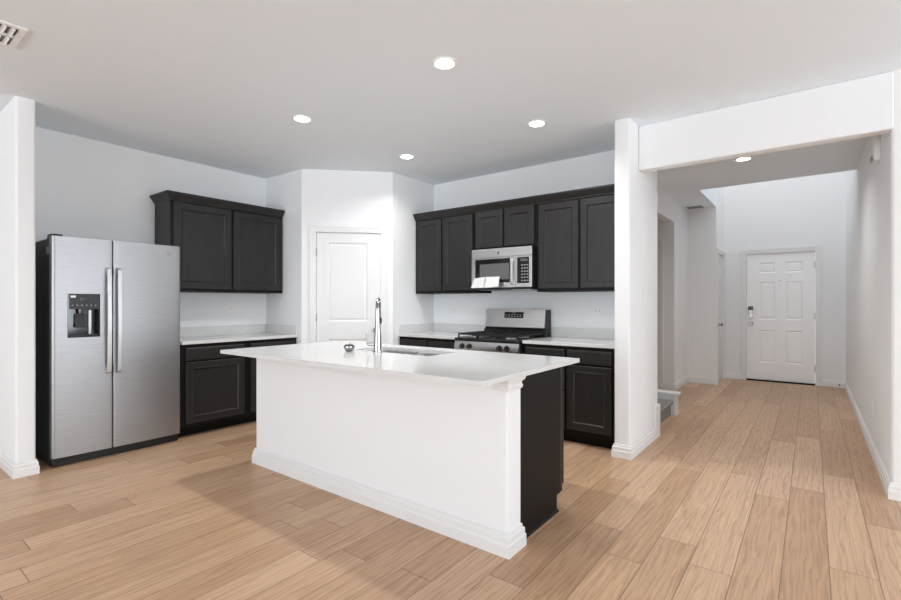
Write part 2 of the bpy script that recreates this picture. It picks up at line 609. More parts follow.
MB().box(-0.822, -0.758, EY - 0.010, EY - 0.004, 1.145, 1.205).build('keypad', 'gloss', lk)
MB().rings([((-0.79, EY - 0.004, 1.06), 0.022), ((-0.79, EY - 0.018, 1.06), 0.020)], 16).build('thumb_turn', 'chrome', lk)
MB().rings([((-0.79, EY + 0.02, 0.925), 0.034), ((-0.79, EY + 0.012, 0.925), 0.034), ((-0.79, EY + 0.005, 0.925), 0.013), ((-0.79, EY - 0.02, 0.925), 0.013),
            ((-0.79, EY - 0.026, 0.925), 0.027), ((-0.79, EY - 0.042, 0.925), 0.031), ((-0.79, EY - 0.055, 0.925), 0.021)], 20).build('door_knob', 'nickel', fd)
MB().cyl((-0.40, EY + 0.021, 1.62), (-0.40, EY + 0.014, 1.62), 0.010, seg=12).build('peephole', 'nickel', fd)

# side door (faces +X): local x along +Y
sd = struct(MB().open_box(0.106, 0.774, 0.02, 0.055, 0.008, 2.04)
            .grid_front([0.106, 0.225, 0.655, 0.774], [0.008, 0.22, 0.855, 1.055, 1.92, 2.04], {(1, 1), (1, 3)}, 0.02, SUNK(0.02))
            .build('door_3', 'door', angle=8, loc=(PX, 8.31, 0)))
sd.rotation_euler = (0, 0, pi / 2)
casing(MB(), 0.10, 0.78, 2.045, 0.066).build('door_casing', 'trim', sd)
MB().rings([((0.30, 0.02, 0.92), 0.03), ((0.30, 0.012, 0.92), 0.03), ((0.30, 0.006, 0.92), 0.012), ((0.30, -0.02, 0.92), 0.012),
            ((0.30, -0.026, 0.92), 0.025), ((0.30, -0.042, 0.92), 0.028), ((0.30, -0.052, 0.92), 0.019)], 18).build('door_knob', 'nickel', sd)

# trim inside the side passage
struct(MB().box(-1.78, -1.72, 7.374, 7.39, 0.108, 2.2).box(-1.90, -1.84, 7.374, 7.39, 0.108, 2.2).build('trim_1', 'trim'))

# ------------------------------------------------------------------ stairs
so = (-1.3, 5.27, 0)
st = thing('staircase', 'grey carpeted stair steps between white trim boards, opening off the hall behind the pillar', 'stairs', so)
NS = 10
for i in range(NS):
    x1 = -1.258 - 0.265 * i
    z1 = 0.168 * (i + 1)
    m = MB(so)
    m.prism([(x1, 0 if i == 0 else z1 - 0.168), (x1, z1 - 0.045), (x1 + 0.022, z1 - 0.04), (x1 + 0.028, z1 - 0.02), (x1 + 0.02, z1 - 0.002), (x1 - 0.01, z1),
             (x1 - 0.265, z1), (x1 - 0.265, 0 if i == 0 else z1 - 0.168)], 4.802, 5.745, 'y')
    m.build('step', 'carpet', st)
struct(MB().box(-1.569, -1.205, 5.752, 5.868, 0, 0.225).build('trim_2', 'trim', bevel=0.003))
struct(MB().box(-1.569, -1.18, 5.747, 5.90, 0.226, 0.25).build('trim_3', 'trim', bevel=0.004))
m = MB(so)
m.box(-1.164, -1.143, 4.642, 4.80, 0, 0.305)
m.build('skirt_board', 'trim', st, bevel=0.003)

# ------------------------------------------------------------------ cabinets
DOORL = lambda f: [(0, -0.001), (0, -0.017), (0.004, -0.020), (f, -0.020), (f + 0.004, -0.022), (f + 0.012, -0.022), (f + 0.02, -0.013), (f + 0.026, -0.012)]
DRAWL = [(0, -0.001), (0, -0.015), (0.012, -0.020)]
def cab_door(parent, x0, x1, z0, z1, f=0.052):
    m = MB()
    m.panel(x0, x1, z0, z1, DOORL(f))
    m.face([m.v((x0, -0.001, z0)), m.v((x1, -0.001, z0)), m.v((x1, -0.001, z1)), m.v((x0, -0.001, z1))])
    return m.build('door', 'cab', parent, angle=8)
def cab_drawer(parent, x0, x1, z0, z1):
    m = MB()
    m.panel(x0, x1, z0, z1, DRAWL)
    m.face([m.v((x0, -0.001, z0)), m.v((x1, -0.001, z0)), m.v((x1, -0.001, z1)), m.v((x0, -0.001, z1))])
    return m.build('drawer_front', 'cab', parent, angle=8)

BASEG = 'dark base cabinets'
UPG = 'dark wall cabinets'
def base_cab(label, loc, rot, w, d, cols, h=0.876, toe=0.075):
    """cols: list of (x0, x1) fronts; each a drawer over a door"""
    r = thing('base_cabinet', label, 'cabinet', loc, rot, BASEG)
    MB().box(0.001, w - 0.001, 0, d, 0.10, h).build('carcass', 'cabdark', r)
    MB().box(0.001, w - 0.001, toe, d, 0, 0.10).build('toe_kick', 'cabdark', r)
    for a, b in cols:
        cab_drawer(r, a, b, 0.725, 0.845)
        cab_door(r, a, b, 0.135, 0.708)
    return r

CF = -4.622      # left run face
base_cab('dark base cabinet right beside the refrigerator', (CF, 1.962, 0), pi / 2, 0.655, 0.612, [(0.045, 0.61)], toe=0.125)
base_cab('dark base cabinet in the corner by the pantry door, half hidden by the island', (CF, 2.617, 0), pi / 2, 0.574, 0.612, [(0.03, 0.545)], toe=0.125)
RF = 4.03        # right run face
base_cab('dark base cabinet left of the gas range', (-3.812, RF, 0), 0, 0.850, 0.625, [(0.03, 0.412), (0.438, 0.82)])
base_cab('dark base cabinet right of the gas range, ending at the white pillar', (-2.185, RF, 0), 0, 0.889, 0.625, [(0.02, 0.412), (0.44, 0.838)])

def upper(label, loc, rot, w, d, z0, z1, cols, gap=0.03, f=0.052):
    r = thing('wall_cabinet', label, 'cabinet', (loc[0], loc[1], z0), rot, UPG)
    MB().box(0.001, w - 0.001, 0, d, 0, z1 - z0).build('carcass', 'cabdark', r)
    for a, b in cols:
        cab_door(r, a, b, gap, z1 - z0 - gap - 0.01, f)
    return r
UT = 2.283
lu = upper('dark two door wall cabinet with crown moulding above the counter beside the refrigerator', (-4.888, 1.985), pi / 2, 1.207, 0.35, 1.375, UT,
           [(0.022, 0.592), (0.615, 1.185)], f=0.058)
CROWN = [(0, -0.03), (0.012, -0.03), (0.014, -0.018), (0.022, -0.010), (0.034, 0.012), (0.044, 0.022), (0.046, 0.03), (0.052, 0.032), (0.052, 0.048), (0, 0.048)]
crz = UT - 1.375
MB().sweep([(1.205, 0), (0, 0), (0, 0.348)][::-1], [(o, z + crz) for o, z in CROWN]).build('crown_moulding', 'cab', lu)
MB().box(-0.005, 0.0005, 0.0, 0.348, 0.0, UT - 1.375).build('end_panel', 'cab', lu)

YF = 4.31
upper('dark two door wall cabinet in the corner left of the microwave', (-3.812, YF), 0, 0.862, 0.347, 1.375, UT, [(0.03, 0.405), (0.425, 0.845)])
upper('short dark two door wall cabinet directly above the microwave', (-2.949, YF), 0, 0.757, 0.347, 1.835, UT, [(0.025, 0.368), (0.388, 0.733)], gap=0.022)
upper('dark two door wall cabinet right of the microwave, beside the pillar', (-2.191, YF), 0, 0.897, 0.347, 1.375, UT, [(0.025, 0.44), (0.462, 0.88)])
cr = MB((-2.55, YF, UT))
cr.sweep([(-3.811, YF), (-1.2935, YF)], [(o + 0.0005, z + UT) for o, z in CROWN if z > -0.5])
tag(cr.build('crown_moulding', 'cab'), 'long dark crown moulding along the top of the cabinets over the range', 'moulding')

# ------------------------------------------------------------------ worktops
def worktop(label, loc, rot, w, d, over, top, splash_l=False, splash_r=False):
    r = thing('countertop', label, 'countertop', loc, rot, 'white quartz worktops')
    MB().box(0.0, w, -over, d, top - 0.030, top).build('slab', 'quartz', r, bevel=0.003)
    m = MB()
    m.box(0.0, w, d - 0.02, d, top + 0.0003, top + 0.10)
    if splash_l:
        m.box(0.0, 0.02, -over + 0.01, d - 0.0201, top + 0.0003, top + 0.10)
    if splash_r:
        m.box(w - 0.02, w, -over + 0.01, d - 0.0201, top + 0.0003, top + 0.10)
    m.build('backsplash', 'quartz', r)
    return r
worktop('white worktop on the base cabinets beside the refrigerator', (CF, 1.962, 0), pi / 2, 1.234, 0.615, 0.037, 0.908, splash_r=True)
worktop('white worktop in the corner left of the gas range', (-3.812, RF, 0), 0, 0.850, 0.627, 0.037, 0.908, splash_l=True)
worktop('white worktop between the gas range and the white pillar', (-2.185, RF, 0), 0, 0.889, 0.627, 0.037, 0.908)

# ------------------------------------------------------------------ island
IO = (-2.34, 2.40, 0)
IX0, IX1 = -3.50, -1.205
isl = thing('kitchen_island', 'kitchen island with white panelled front, dark end panel and white baseboard', 'kitchen island', IO)
MB(IO).prism(rounded([(IX0, 2.05), (IX1, 2.05), (IX1, 2.183), (IX0, 2.183)], (0, 1), 0.012), 0, 0.888).build('knee_wall', 'wall', isl)
BBI = [(o * 1.35, z * 1.1) for o, z in BB]
MB(IO).sweep([(IX0, 2.183), (IX0, 2.05), (IX1, 2.05), (IX1, 2.183), (IX1 - 0.02, 2.183)], BBI).build('baseboard', 'trim', isl)
CAP = [(0, 0.822), (0.006, 0.822), (0.010, 0.832), (0.010, 0.840), (0.005, 0.846), (0.007, 0.858), (0.016, 0.866), (0.020, 0.874), (0.020, 0.888), (0, 0.888)]
MB(IO).sweep([(IX1 - 0.085, 2.05), (IX1, 2.05), (IX1, 2.183), (IX1 - 0.02, 2.183)], CAP).build('column_capital', 'trim', isl)
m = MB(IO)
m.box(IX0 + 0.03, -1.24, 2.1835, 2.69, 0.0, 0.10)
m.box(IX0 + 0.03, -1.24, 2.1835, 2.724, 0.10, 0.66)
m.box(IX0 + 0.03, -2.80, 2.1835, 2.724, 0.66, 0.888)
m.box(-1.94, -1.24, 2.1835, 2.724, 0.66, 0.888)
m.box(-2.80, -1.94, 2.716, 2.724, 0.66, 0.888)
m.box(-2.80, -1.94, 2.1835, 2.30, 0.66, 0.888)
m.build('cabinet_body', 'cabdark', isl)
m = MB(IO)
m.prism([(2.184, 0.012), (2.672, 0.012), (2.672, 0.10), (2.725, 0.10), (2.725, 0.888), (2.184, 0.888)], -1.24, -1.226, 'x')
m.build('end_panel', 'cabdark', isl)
MB(IO).prism([(-1.2255, 0), (-1.215, 0), (-1.217, 0.008), (-1.2255, 0.013)], 2.207, 2.682, 'y').build('shoe_moulding', 'cabdark', isl)
MB(IO).box(IX0 + 0.03, -1.228, 2.7255, 2.7545, 0.10, 0.888).build('face_frame', 'cab', isl)
for i, (a, b) in enumerate(((-3.45, -3.05), (-3.03, -2.80), (-2.78, -2.40), (-2.38, -2.0), (-1.98, -1.63), (-1.61, -1.235))):
    for nm, z0, z1, lp in (('drawer_front', 0.725, 0.85, DRAWL), ('door', 0.135, 0.708, DOORL(0.045))):
        m = MB(IO)
        lo = [(i_, 2.7755 - y) for i_, y in lp]
        m.panel(a, b, z0, z1, lo)
        m.face([m.v((a, lo[0][1], z0)), m.v((b, lo[0][1], z0)), m.v((b, lo[0][1], z1)), m.v((a, lo[0][1], z1))])
        m.build(nm, 'cab', isl, angle=8)

# worktop with two sink cut-outs
SX0, SXM, SX1, SY0, SY1 = -2.735, -2.36, -1.995, 2.385, 2.70
wt = thing('countertop', 'white quartz worktop on the island with the sink set into it', 'countertop', (-2.33, 2.31, 0.889), 0, 'white quartz worktops')
m = MB((-2.33, 2.31, 0.889))
TX0, TX1, TY0, TY1 = -3.49, -1.163, 1.761, 2.872
m.box(TX0, SX0, TY0, TY1, 0.889, 0.914)
m.box(SX1, TX1, TY0, TY1, 0.889, 0.914)
m.box(SX0, SX1, TY0, SY0, 0.889, 0.914)
m.box(SX0, SX1, SY1, TY1, 0.889, 0.914)
m.build('slab', 'quartz', wt)
sk = thing('sink', 'stainless double bowl undermount sink sunk in the island worktop', 'sink', (-2.365, 2.5425, 0.69))
for a, b in ((SX0 - 0.006, SXM - 0.012), (SXM + 0.012, SX1 + 0.006)):
    ya, yb = SY0 - 0.006, SY1 + 0.006
    rr = []
    def rect(ins, z):
        return rounded([(a + ins, ya + ins), (b - ins, ya + ins), (b - ins, yb - ins), (a + ins, yb - ins)], (0, 1, 2, 3), 0.04)
    lo = [[(p[0], p[1], z) for p in rect(i, z)] for i, z in ((0, 0.8885), (0.004, 0.76), (0.012, 0.715), (0.04, 0.70))]
    out = [[(p[0], p[1], z) for p in rect(i, z)] for i, z in ((-0.004, 0.8885), (0, 0.75), (0.01, 0.70), (0.04, 0.692))]
    m = MB((-2.365, 2.5425, 0.69))
    m.loft(list(reversed(out)) + lo, cap=True)
    m.build('bowl', 'steel', sk)
    MB((-2.365, 2.5425, 0.69)).lathe([(0.042, 0), (0.042, 0.003), (0.03, 0.003), (0.02, 0.001)], ((a + b) / 2, (ya + yb) / 2, 0.7005)).build('drain', 'chrome', sk)
MB((-2.365, 2.5425, 0.69)).box(SXM - 0.0119, SXM + 0.0119, SY0, SY1, 0.80, 0.872).build('divider', 'steel', sk)

# faucet
FX, FY, FZ = -2.442, 2.355, 0.9145
fo = (FX, FY, FZ)
fc = thing('faucet', 'tall chrome pull-down faucet with side lever on the island worktop', 'faucet', fo)
m = MB(fo)
m.rings([((FX, FY, FZ), 0.032), ((FX, FY, FZ + 0.006), 0.032), ((FX, FY, FZ + 0.010), 0.0285), ((FX, FY, FZ + 0.12), 0.0245), ((FX, FY, FZ + 0.22), 0.018)], 24)
m.build('body', 'chrome', fc)
dx, dy = -0.67, 0.742
R = 0.062
pts = [((FX, FY, FZ + 0.2195), 0.0175), ((FX, FY, FZ + 0.31), 0.015)]
for k in range(1, 15):
    t = pi * k / 14
    q = R * (1 - cos(t))
    pts.append(((FX + dx * q, FY + dy * q, FZ + 0.31 + R * sin(t)), 0.015))
ex, ey = FX + dx * 2 * R, FY + dy * 2 * R
MB(fo).rings(pts, 20).build('spout', 'chrome', fc)
MB(fo).rings([((ex, ey, FZ + 0.3098), 0.0145), ((ex, ey, FZ + 0.25), 0.017), ((ex, ey, FZ + 0.19), 0.0175)], 20).build('spray_head', 'chrome', fc)
MB(fo).box(ex + 0.012, ex + 0.022, ey - 0.008, ey + 0.008, FZ + 0.20, FZ + 0.24).build('spray_button', 'black', fc)
m = MB(fo)
m.rings([((FX, FY, FZ + 0.055), 0.013), ((FX - 0.06, FY - 0.03, FZ + 0.055), 0.013), ((FX - 0.072, FY - 0.036, FZ + 0.056), 0.010)], 16)
m.rings([((FX - 0.064, FY - 0.032, FZ + 0.055), 0.006), ((FX - 0.072, FY - 0.036, FZ + 0.10), 0.0045), ((FX - 0.074, FY - 0.037, FZ + 0.135), 0.004)], 12)
m.build('lever', 'nickel', fc)

# round chrome strainer standing left of the sink
sp = (-2.675, 2.295, 0.9145)
ss = thing('sink_strainer', 'small round chrome sink strainer sitting on the worktop left of the faucet', 'strainer', sp)
MB(sp).lathe([(0.017, 0), (0.029, 0.004), (0.038, 0.018), (0.040, 0.030), (0.037, 0.040), (0.030, 0.042)], sp).build('cup', 'chrome', ss)
MB(sp).lathe([(0.034, 0.0422), (0.026, 0.047), (0.008, 0.049)], sp).build('lid', 'black', ss)
MB(sp).lathe([(0.004, 0.0495), (0.004, 0.058), (0.007, 0.061), (0.004, 0.065)], sp, 14).build('knob', 'nickel', ss)

# ------------------------------------------------------------------ refrigerator (faces +X): local x along +Y
FW, FD = 0.927, 0.655
fr = thing('refrigerator', 'stainless side by side refrigerator with black sides and a dispenser in its left door', 'refrigerator', (-4.57, 1.022, 0), pi / 2)
FH = 1.776
MB().box(0.006, FW - 0.006, 0.078, FD, 0.03, FH - 0.012).build('case', 'charcoal', fr, bevel=0.004)
SEAM = 0.394
def bow(x):      # slightly bowed front over both doors
    t = (x - FW / 2) / (FW / 2)
    return 0.014 * t * t
def door_poly(xa, xb, ra=0.0, rb=0.0):
    n = 10
    front = [(xa + (xb - xa) * k / n, bow(xa + (xb - xa) * k / n)) for k in range(n + 1)]
    if ra:
        front = [(xa + ra * (1 - sin(t)), bow(xa + ra) + ra * (1 - cos(t))) for t in [pi / 2 * (1 - k / 7) for k in range(8)]] + [p for p in front if p[0] > xa + ra + 0.001]
    if rb:
        front = [p for p in front if p[0] < xb - rb - 0.001] + [(xb - rb * (1 - sin(t)), bow(xb - rb) + rb * (1 - cos(t))) for t in [pi / 2 * k / 7 for k in range(8)]]
    return front + [(xb, 0.072), (xa, 0.072)]
DX0, DX1, DZ0, DZ1 = 0.097, 0.307, 0.992, 1.336
ZB = 0.075
m = MB()
m.prism(door_poly(0, DX0, 0.028), DZ0, DZ1)
m.prism(door_poly(DX1, SEAM - 0.003, 0, 0.006), DZ0, DZ1)
m.prism(door_poly(0, SEAM - 0.003, 0.028, 0.006), ZB, DZ0)
m.prism(door_poly(0, SEAM - 0.003, 0.028, 0.006), DZ1, FH)
dl = m.build('freezer_door', 'steelfridge', fr)
m = MB()
m.prism(door_poly(SEAM + 0.003, FW, 0.006, 0.02), ZB, FH)
dr = m.build('fridge_door', 'steelfridge', fr)
def fhandle(parent, x):
    m = MB()
    b = bow(x)
    m.prism([(b + 0.001, 1.555), (b + 0.001, 1.515), (b - 0.030, 1.475), (b - 0.034, 1.12), (b - 0.030, 0.765), (b + 0.001, 0.725), (b + 0.001, 0.685),
             (b - 0.045, 0.700), (b - 0.055, 0.76), (b - 0.060, 1.12), (b - 0.055, 1.48), (b - 0.045, 1.54)], x - 0.015, x + 0.015, 'x')
    return m.build('handle', 'satin', parent, bevel=0.005)
fhandle(dl, SEAM - 0.036)
fhandle(dr, SEAM + 0.036)
# dispenser
b = bow(DX0)
ds = MB()
ds.box(DX0 + 0.001, DX1 - 0.001, b + 0.055, b + 0.062, DZ0 + 0.001, DZ1 - 0.001)
ds.box(DX0 + 0.001, DX0 + 0.010, b - 0.004, b + 0.055, DZ0 + 0.001, DZ1 - 0.001)
ds.box(DX1 - 0.010, DX1 - 0.001, b - 0.004, b + 0.055, DZ0 + 0.001, DZ1 - 0.001)
ds.box(DX0 + 0.010, DX1 - 0.010, b - 0.004, b + 0.055, DZ0 + 0.001, DZ0 + 0.012)
dsp = ds.build('dispenser', 'gloss', dl)
MB().box(DX0 + 0.0101, DX1 - 0.0101, b - 0.006, b + 0.0545, 1.215, DZ1 - 0.001).build('control_panel', 'black', dsp)
MB().box(DX0 + 0.075, DX0 + 0.135, b - 0.0075, b - 0.0062, 1.278, 1.308).build('display', 'gloss', dsp)
for k in range(6):
    MB().cyl((DX0 + 0.03 + 0.03 * k, b - 0.0062, 1.245), (DX0 + 0.03 + 0.03 * k, b - 0.0078, 1.245), 0.005, seg=10).build('button', 'grey', dsp)
MB().box(DX0 + 0.018, DX0 + 0.05, b - 0.0075, b - 0.0062, 1.305, 1.322).build('badge', 'white', dsp)
MB().rings([((DX0 + 0.085, b + 0.03, 1.2145), 0.016), ((DX0 + 0.085, b + 0.03, 1.18), 0.012)], 14).build('spout', 'chrome', dsp)
MB().prism([(b + 0.054, 1.18), (b + 0.042, 1.18), (b + 0.028, 1.075), (b + 0.036, 1.07), (b + 0.054, 1.10)], DX0 + 0.055, DX0 + 0.12, 'x').build('paddle', 'black', dsp)
MB().box(DX1 - 0.062, DX1 - 0.045, b + 0.046, b + 0.0545, 1.01, 1.205).build('light_strip', 'chrome', dsp)
MB().box(DX0 + 0.012, DX1 - 0.012, b + 0.002, b + 0.054, DZ0 + 0.0121, DZ0 + 0.02).build('drip_tray', 'black', dsp)
# grille, hinge covers, badge
MB().box(0.012, FW - 0.012, 0.05, 0.10, 0.005, 0.068).build('grille', 'black', fr)
for xa, xb in ((0.045, 0.12), (FW - 0.16, FW - 0.05)):
    MB().box(xa, xb, 0.042, 0.0495, 0.03, 0.052).build('grille_latch', 'rubber', fr)
for xa in (0.01, FW - 0.075):
    MB().prism([(0.03, FH + 0.0005), (0.05, FH + 0.018), (0.16, FH + 0.018), (0.18, FH - 0.011), (0.079, FH - 0.011), (0.079, FH + 0.0005)], xa, xa + 0.065, 'x').build('hinge_cover', 'black', fr)
MB().rings([((0.82, bow(0.82) + 0.0005, 1.71), 0.017), ((0.82, bow(0.82) - 0.003, 1.71), 0.015)], 20).build('badge', 'chrome', dr)
MB().box(0.002, 0.0058, 0.095, 0.165, 1.64, 1.70).build('side_label', 'grey', fr)
for x in (0.06, FW - 0.06):
    for y in (0.13, FD - 0.05):
        MB().cyl((x, y, 0.0), (x, y, 0.031), 0.02, seg=12).build('foot', 'rubber', fr)

# ------------------------------------------------------------------ gas range
GX, GY = -2.958, 3.955
gr = thing('gas_range', 'stainless gas range with black grates and a slanted backguard between the worktops', 'stove', (GX, GY, 0))
GW = 0.758
MB().box(0, GW, 0.03, 0.695, 0.06, 0.872).build('body', 'black', gr)
MB().box(0.02, GW - 0.02, 0.07, 0.68, 0, 0.0599).build('plinth', 'black', gr)
MB().box(0.004, GW - 0.004, 0.0, 0.0299, 0.07, 0.225).build('storage_drawer', 'steel', gr, bevel=0.004)
od = MB().box(0.004, GW - 0.004, -0.012, 0.0299, 0.235, 0.762).build('oven_door', 'steel', gr, bevel=0.005)
MB().box(0.12, GW - 0.12, -0.0145, -0.0122, 0.33, 0.62).build('window', 'gloss', od)
m = MB()
m.cyl((0.06, -0.06, 0.70), (GW - 0.06, -0.06, 0.70), 0.012)
m.cyl((0.09, -0.012, 0.70), (0.09, -0.052, 0.70), 0.008).cyl((GW - 0.09, -0.012, 0.70), (GW - 0.09, -0.052, 0.70), 0.008)
m.build('handle', 'steel', od)
cp = MB().prism([(-0.006, 0.775), (-0.012, 0.80), (0.004, 0.872), (0.0299, 0.872), (0.0299, 0.775)], 0.002, GW - 0.002, 'x').build('control_panel', 'steel', gr)
for kx in (0.105, 0.195, 0.548, 0.632):
    m = MB()
    m.rings([((kx, -0.005, 0.825), 0.027), ((kx, -0.018, 0.823), 0.027), ((kx, -0.020, 0.823), 0.021), ((kx, -0.042, 0.819), 0.019)], 20)
    k = m.build('knob', 'black', gr)
    MB().box(kx - 0.002, kx + 0.002, -0.0435, -0.0422, 0.806, 0.834).build('pointer', 'grey', k)
MB().box(0.0, GW, -0.004, 0.60, 0.8725, 0.905).build('cooktop', 'black', gr, bevel=0.006)
for bx in (0.17, 0.59):
    for by in (0.15, 0.42):
        m = MB()
        m.lathe([(0.055, 0), (0.055, 0.006), (0.042, 0.010), (0.042, 0.016)], (bx, by, 0.9052))
        bn = m.build('burner', 'grey', gr)
        MB().lathe([(0.038, 0), (0.040, 0.004), (0.036, 0.010), (0.01, 0.011)], (bx, by, 0.9215)).build('burner_cap', 'iron', bn)
for ga, gb in ((0.02, 0.262), (0.266, 0.50), (0.504, GW - 0.02)):
    m = MB()
    z0, z1 = 0.934, 0.950
    for x in (ga + 0.008, gb - 0.008):
        m.box(x - 0.006, x + 0.006, 0.03, 0.545, z0, z1)
        for y in (0.036, 0.29, 0.539):
            m.box(x - 0.006, x + 0.006, y - 0.006, y + 0.006, 0.9052, z0)
    for y in (0.036, 0.15, 0.29, 0.42, 0.539):
        m.box(ga + 0.014, gb - 0.014, y - 0.006, y + 0.006, z0, z1)
    xm = (ga + gb) / 2
    m.box(xm - 0.006, xm + 0.006, 0.042, 0.533, z0 + 0.001, z1 + 0.004)
    m.build('grate', 'iron', gr)
# backguard
m = MB()
m.prism([(0.5561, 0.906), (0.601, 0.906), (0.601, 0.873), (0.695, 0.873), (0.695, 1.19), (0.600, 1.19), (0.585, 0.985), (0.5561, 0.97)], 0.0, GW, 'x')
bg = m.build('backguard', 'black', gr, bevel=0.004)
m = MB()
m.prism([(0.559, 1.000), (0.5935, 1.192), (0.615, 1.198), (0.615, 1.1905), (0.5995, 1.1903), (0.587, 1.000)], 0.012, GW - 0.012, 'x')
fp = m.build('steel_fascia', 'steel', bg)
def fas(z, o):   # a point in front of the fascia
    return 0.559 + (z - 1.0) * (0.0345 / 0.192) - o
m = MB()
m.prism([(fas(1.10, 0.001), 1.10), (fas(1.165, 0.001), 1.165), (fas(1.165, 0.004), 1.165), (fas(1.10, 0.004), 1.10)], 0.255, 0.49, 'x')
dp = m.build('display_panel', 'gloss', bg)
for r in range(2):
    for c in range(6):
        z = 1.112 + 0.018 * r
        x = 0.272 + 0.035 * c
        MB().prism([(fas(z, 0.0042), z), (fas(z + 0.008, 0.0042), z + 0.008), (fas(z + 0.008, 0.0055), z + 0.008), (fas(z, 0.0055), z)], x, x + 0.02, 'x').build('button', 'grey', dp)
m = MB()
m.prism([(fas(1.145, 0.0042), 1.145), (fas(1.16, 0.0042), 1.16), (fas(1.16, 0.0052), 1.16), (fas(1.145, 0.0052), 1.145)], 0.35, 0.40, 'x')
m.build('clock_display', 'screen', dp)

# ------------------------------------------------------------------ microwave
MX0, MW_, MY, MZ0, MZ1 = -2.915, 0.720, 4.205, 1.402, 1.832
mo = (MX0, MY, MZ0)
mw = thing('microwave', 'stainless over the range microwave with black window hung under the short cabinet', 'microwave', mo)
hh = MZ1 - MZ0
MB().box(0.002, MW_ - 0.002, 0.032, 0.448, 0.0, hh).build('case', 'black', mw)
MB().box(0, MW_, 0, 0.0315, hh - 0.092, hh - 0.002).build('top_panel', 'steel', mw, bevel=0.004)
m = MB()
dW = 0.535
md = MB().open_box(0, dW, 0.0, 0.0315, 0.022, hh - 0.095).grid_front([0, 0.045, 0.475, dW], [0.022, 0.07, hh - 0.108, hh - 0.095], {(1, 1)}, 0.0, [(0, 0), (0.002, 0.004), (0.03, 0.006)]) \
    .build('door', 'steel', mw)
m = MB()
m.box(0.048, 0.472, 0.0005, 0.0035, 0.073, hh - 0.111)
wn = m.build('window_frame', 'gloss', md)
MB().box(0.105, 0.465, -0.0012, 0.0004, 0.105, hh - 0.16).build('window', 'screen', wn)
m = MB()
m.prism([(-0.001, 0.05), (-0.03, 0.06), (-0.036, 0.10), (-0.036, 0.26), (-0.03, 0.30), (-0.001, 0.31), (-0.001, 0.285), (-0.018, 0.28), (-0.022, 0.25), (-0.022, 0.11), (-0.018, 0.08), (-0.001, 0.075)],
        0.495, 0.517, 'x')
m.build('handle', 'steel', md, bevel=0.003)
cpn = MB().box(dW + 0.002, MW_, 0.0, 0.0315, 0.022, hh - 0.095).build('control_panel', 'steel', mw, bevel=0.003)
kp = MB().box(dW + 0.022, MW_ - 0.03, -0.002, -0.0002, 0.06, hh - 0.110).build('keypad', 'gloss', cpn)
MB().box(dW + 0.06, MW_ - 0.045, -0.0035, -0.0022, hh - 0.150, hh - 0.125).build('display', 'screen', kp)
for r in range(6):
    for c in range(3):
        MB().box(dW + 0.070 + 0.03 * c, dW + 0.088 + 0.03 * c, -0.0032, -0.0022, 0.08 + 0.031 * r, 0.092 + 0.031 * r).build('button', 'grey', kp)
MB().rings([((0.335, -0.0002, hh - 0.048), 0.014), ((0.335, -0.003, hh - 0.048), 0.012)], 18).build('badge', 'chrome', mw)
MB().box(0.004, MW_ - 0.004, 0.004, 0.0315, 0.0, 0.02).build('bottom_rail', 'black', mw)
MB().box(0.45, MW_ - 0.06, 0.06, 0.20, -0.004, -0.0003).build('lamp_cover', 'white', mw)
# open booklet propped against the microwave door
pb = thing('booklet', 'open white paper booklet stuck to the lower left of the microwave', 'booklet', (MX0 + 0.035, MY - 0.05, MZ0 + 0.02))
po = (MX0 + 0.035, MY - 0.05, MZ0 + 0.02)
for pts_ in ([(0.0, -0.004, 0.0), (0.178, -0.032, -0.002), (0.178, -0.002, 0.112), (0.028, 0.024, 0.102)],
             [(0.189, -0.03, -0.002), (0.335, -0.004, 0.008), (0.335, 0.024, 0.112), (0.189, -0.002, 0.112)]):
    m = MB()
    m.loft([pts_, [(x, y - 0.012, z) for x, y, z in pts_]])
    m.build('page_block', 'paper', pb)

# ------------------------------------------------------------------ recessed ceiling lights
def can(x, y, label, z=H, power=8.0):
    r = thing('recessed_light', label, 'ceiling light', (x, y, z), 0, 'recessed ceiling lights')
    m = MB()
    seg = 36
    prof = [(0.058, -0.0005), (0.060, -0.006), (0.068, -0.009), (0.078, -0.006), (0.080, -0.0005)]
    m.loft([[(r_ * cos(2 * pi * k / seg), r_ * sin(2 * pi * k / seg), zz) for k in range(seg)] for r_, zz in prof], cap=False)
    m.build('trim_ring', 'white', r)
    MB().lathe([(0.0575, -0.001), (0.0575, -0.005), (0.05, -0.0065)], seg=36).build('lens', 'lamp', r)
    d = bpy.data.lights.new('recessed_lamp', 'AREA')
    d.shape = 'DISK'
    d.size = 0.11
    d.spread = radians(140)
    d.energy = power
    d.color = (0.99, 0.985, 0.97)
    o = bpy.data.objects.new('recessed_lamp', d)
    o.location = (0, 0, -0.012)
    C.objects.link(o)
    o.parent = r
can(-1.82, 2.327, 'round recessed ceiling light nearest the camera, above the front right of the island')
can(-3.285, 2.327, 'round recessed ceiling light above the left end of the island, towards the refrigerator')
can(-3.285, 3.575, 'round recessed ceiling light in front of the pantry door')
can(-1.82, 3.575, 'round recessed ceiling light in front of the range wall, near the pillar')
can(-0.56, 5.75, 'round recessed ceiling light in the hall behind the header beam', power=9.5)

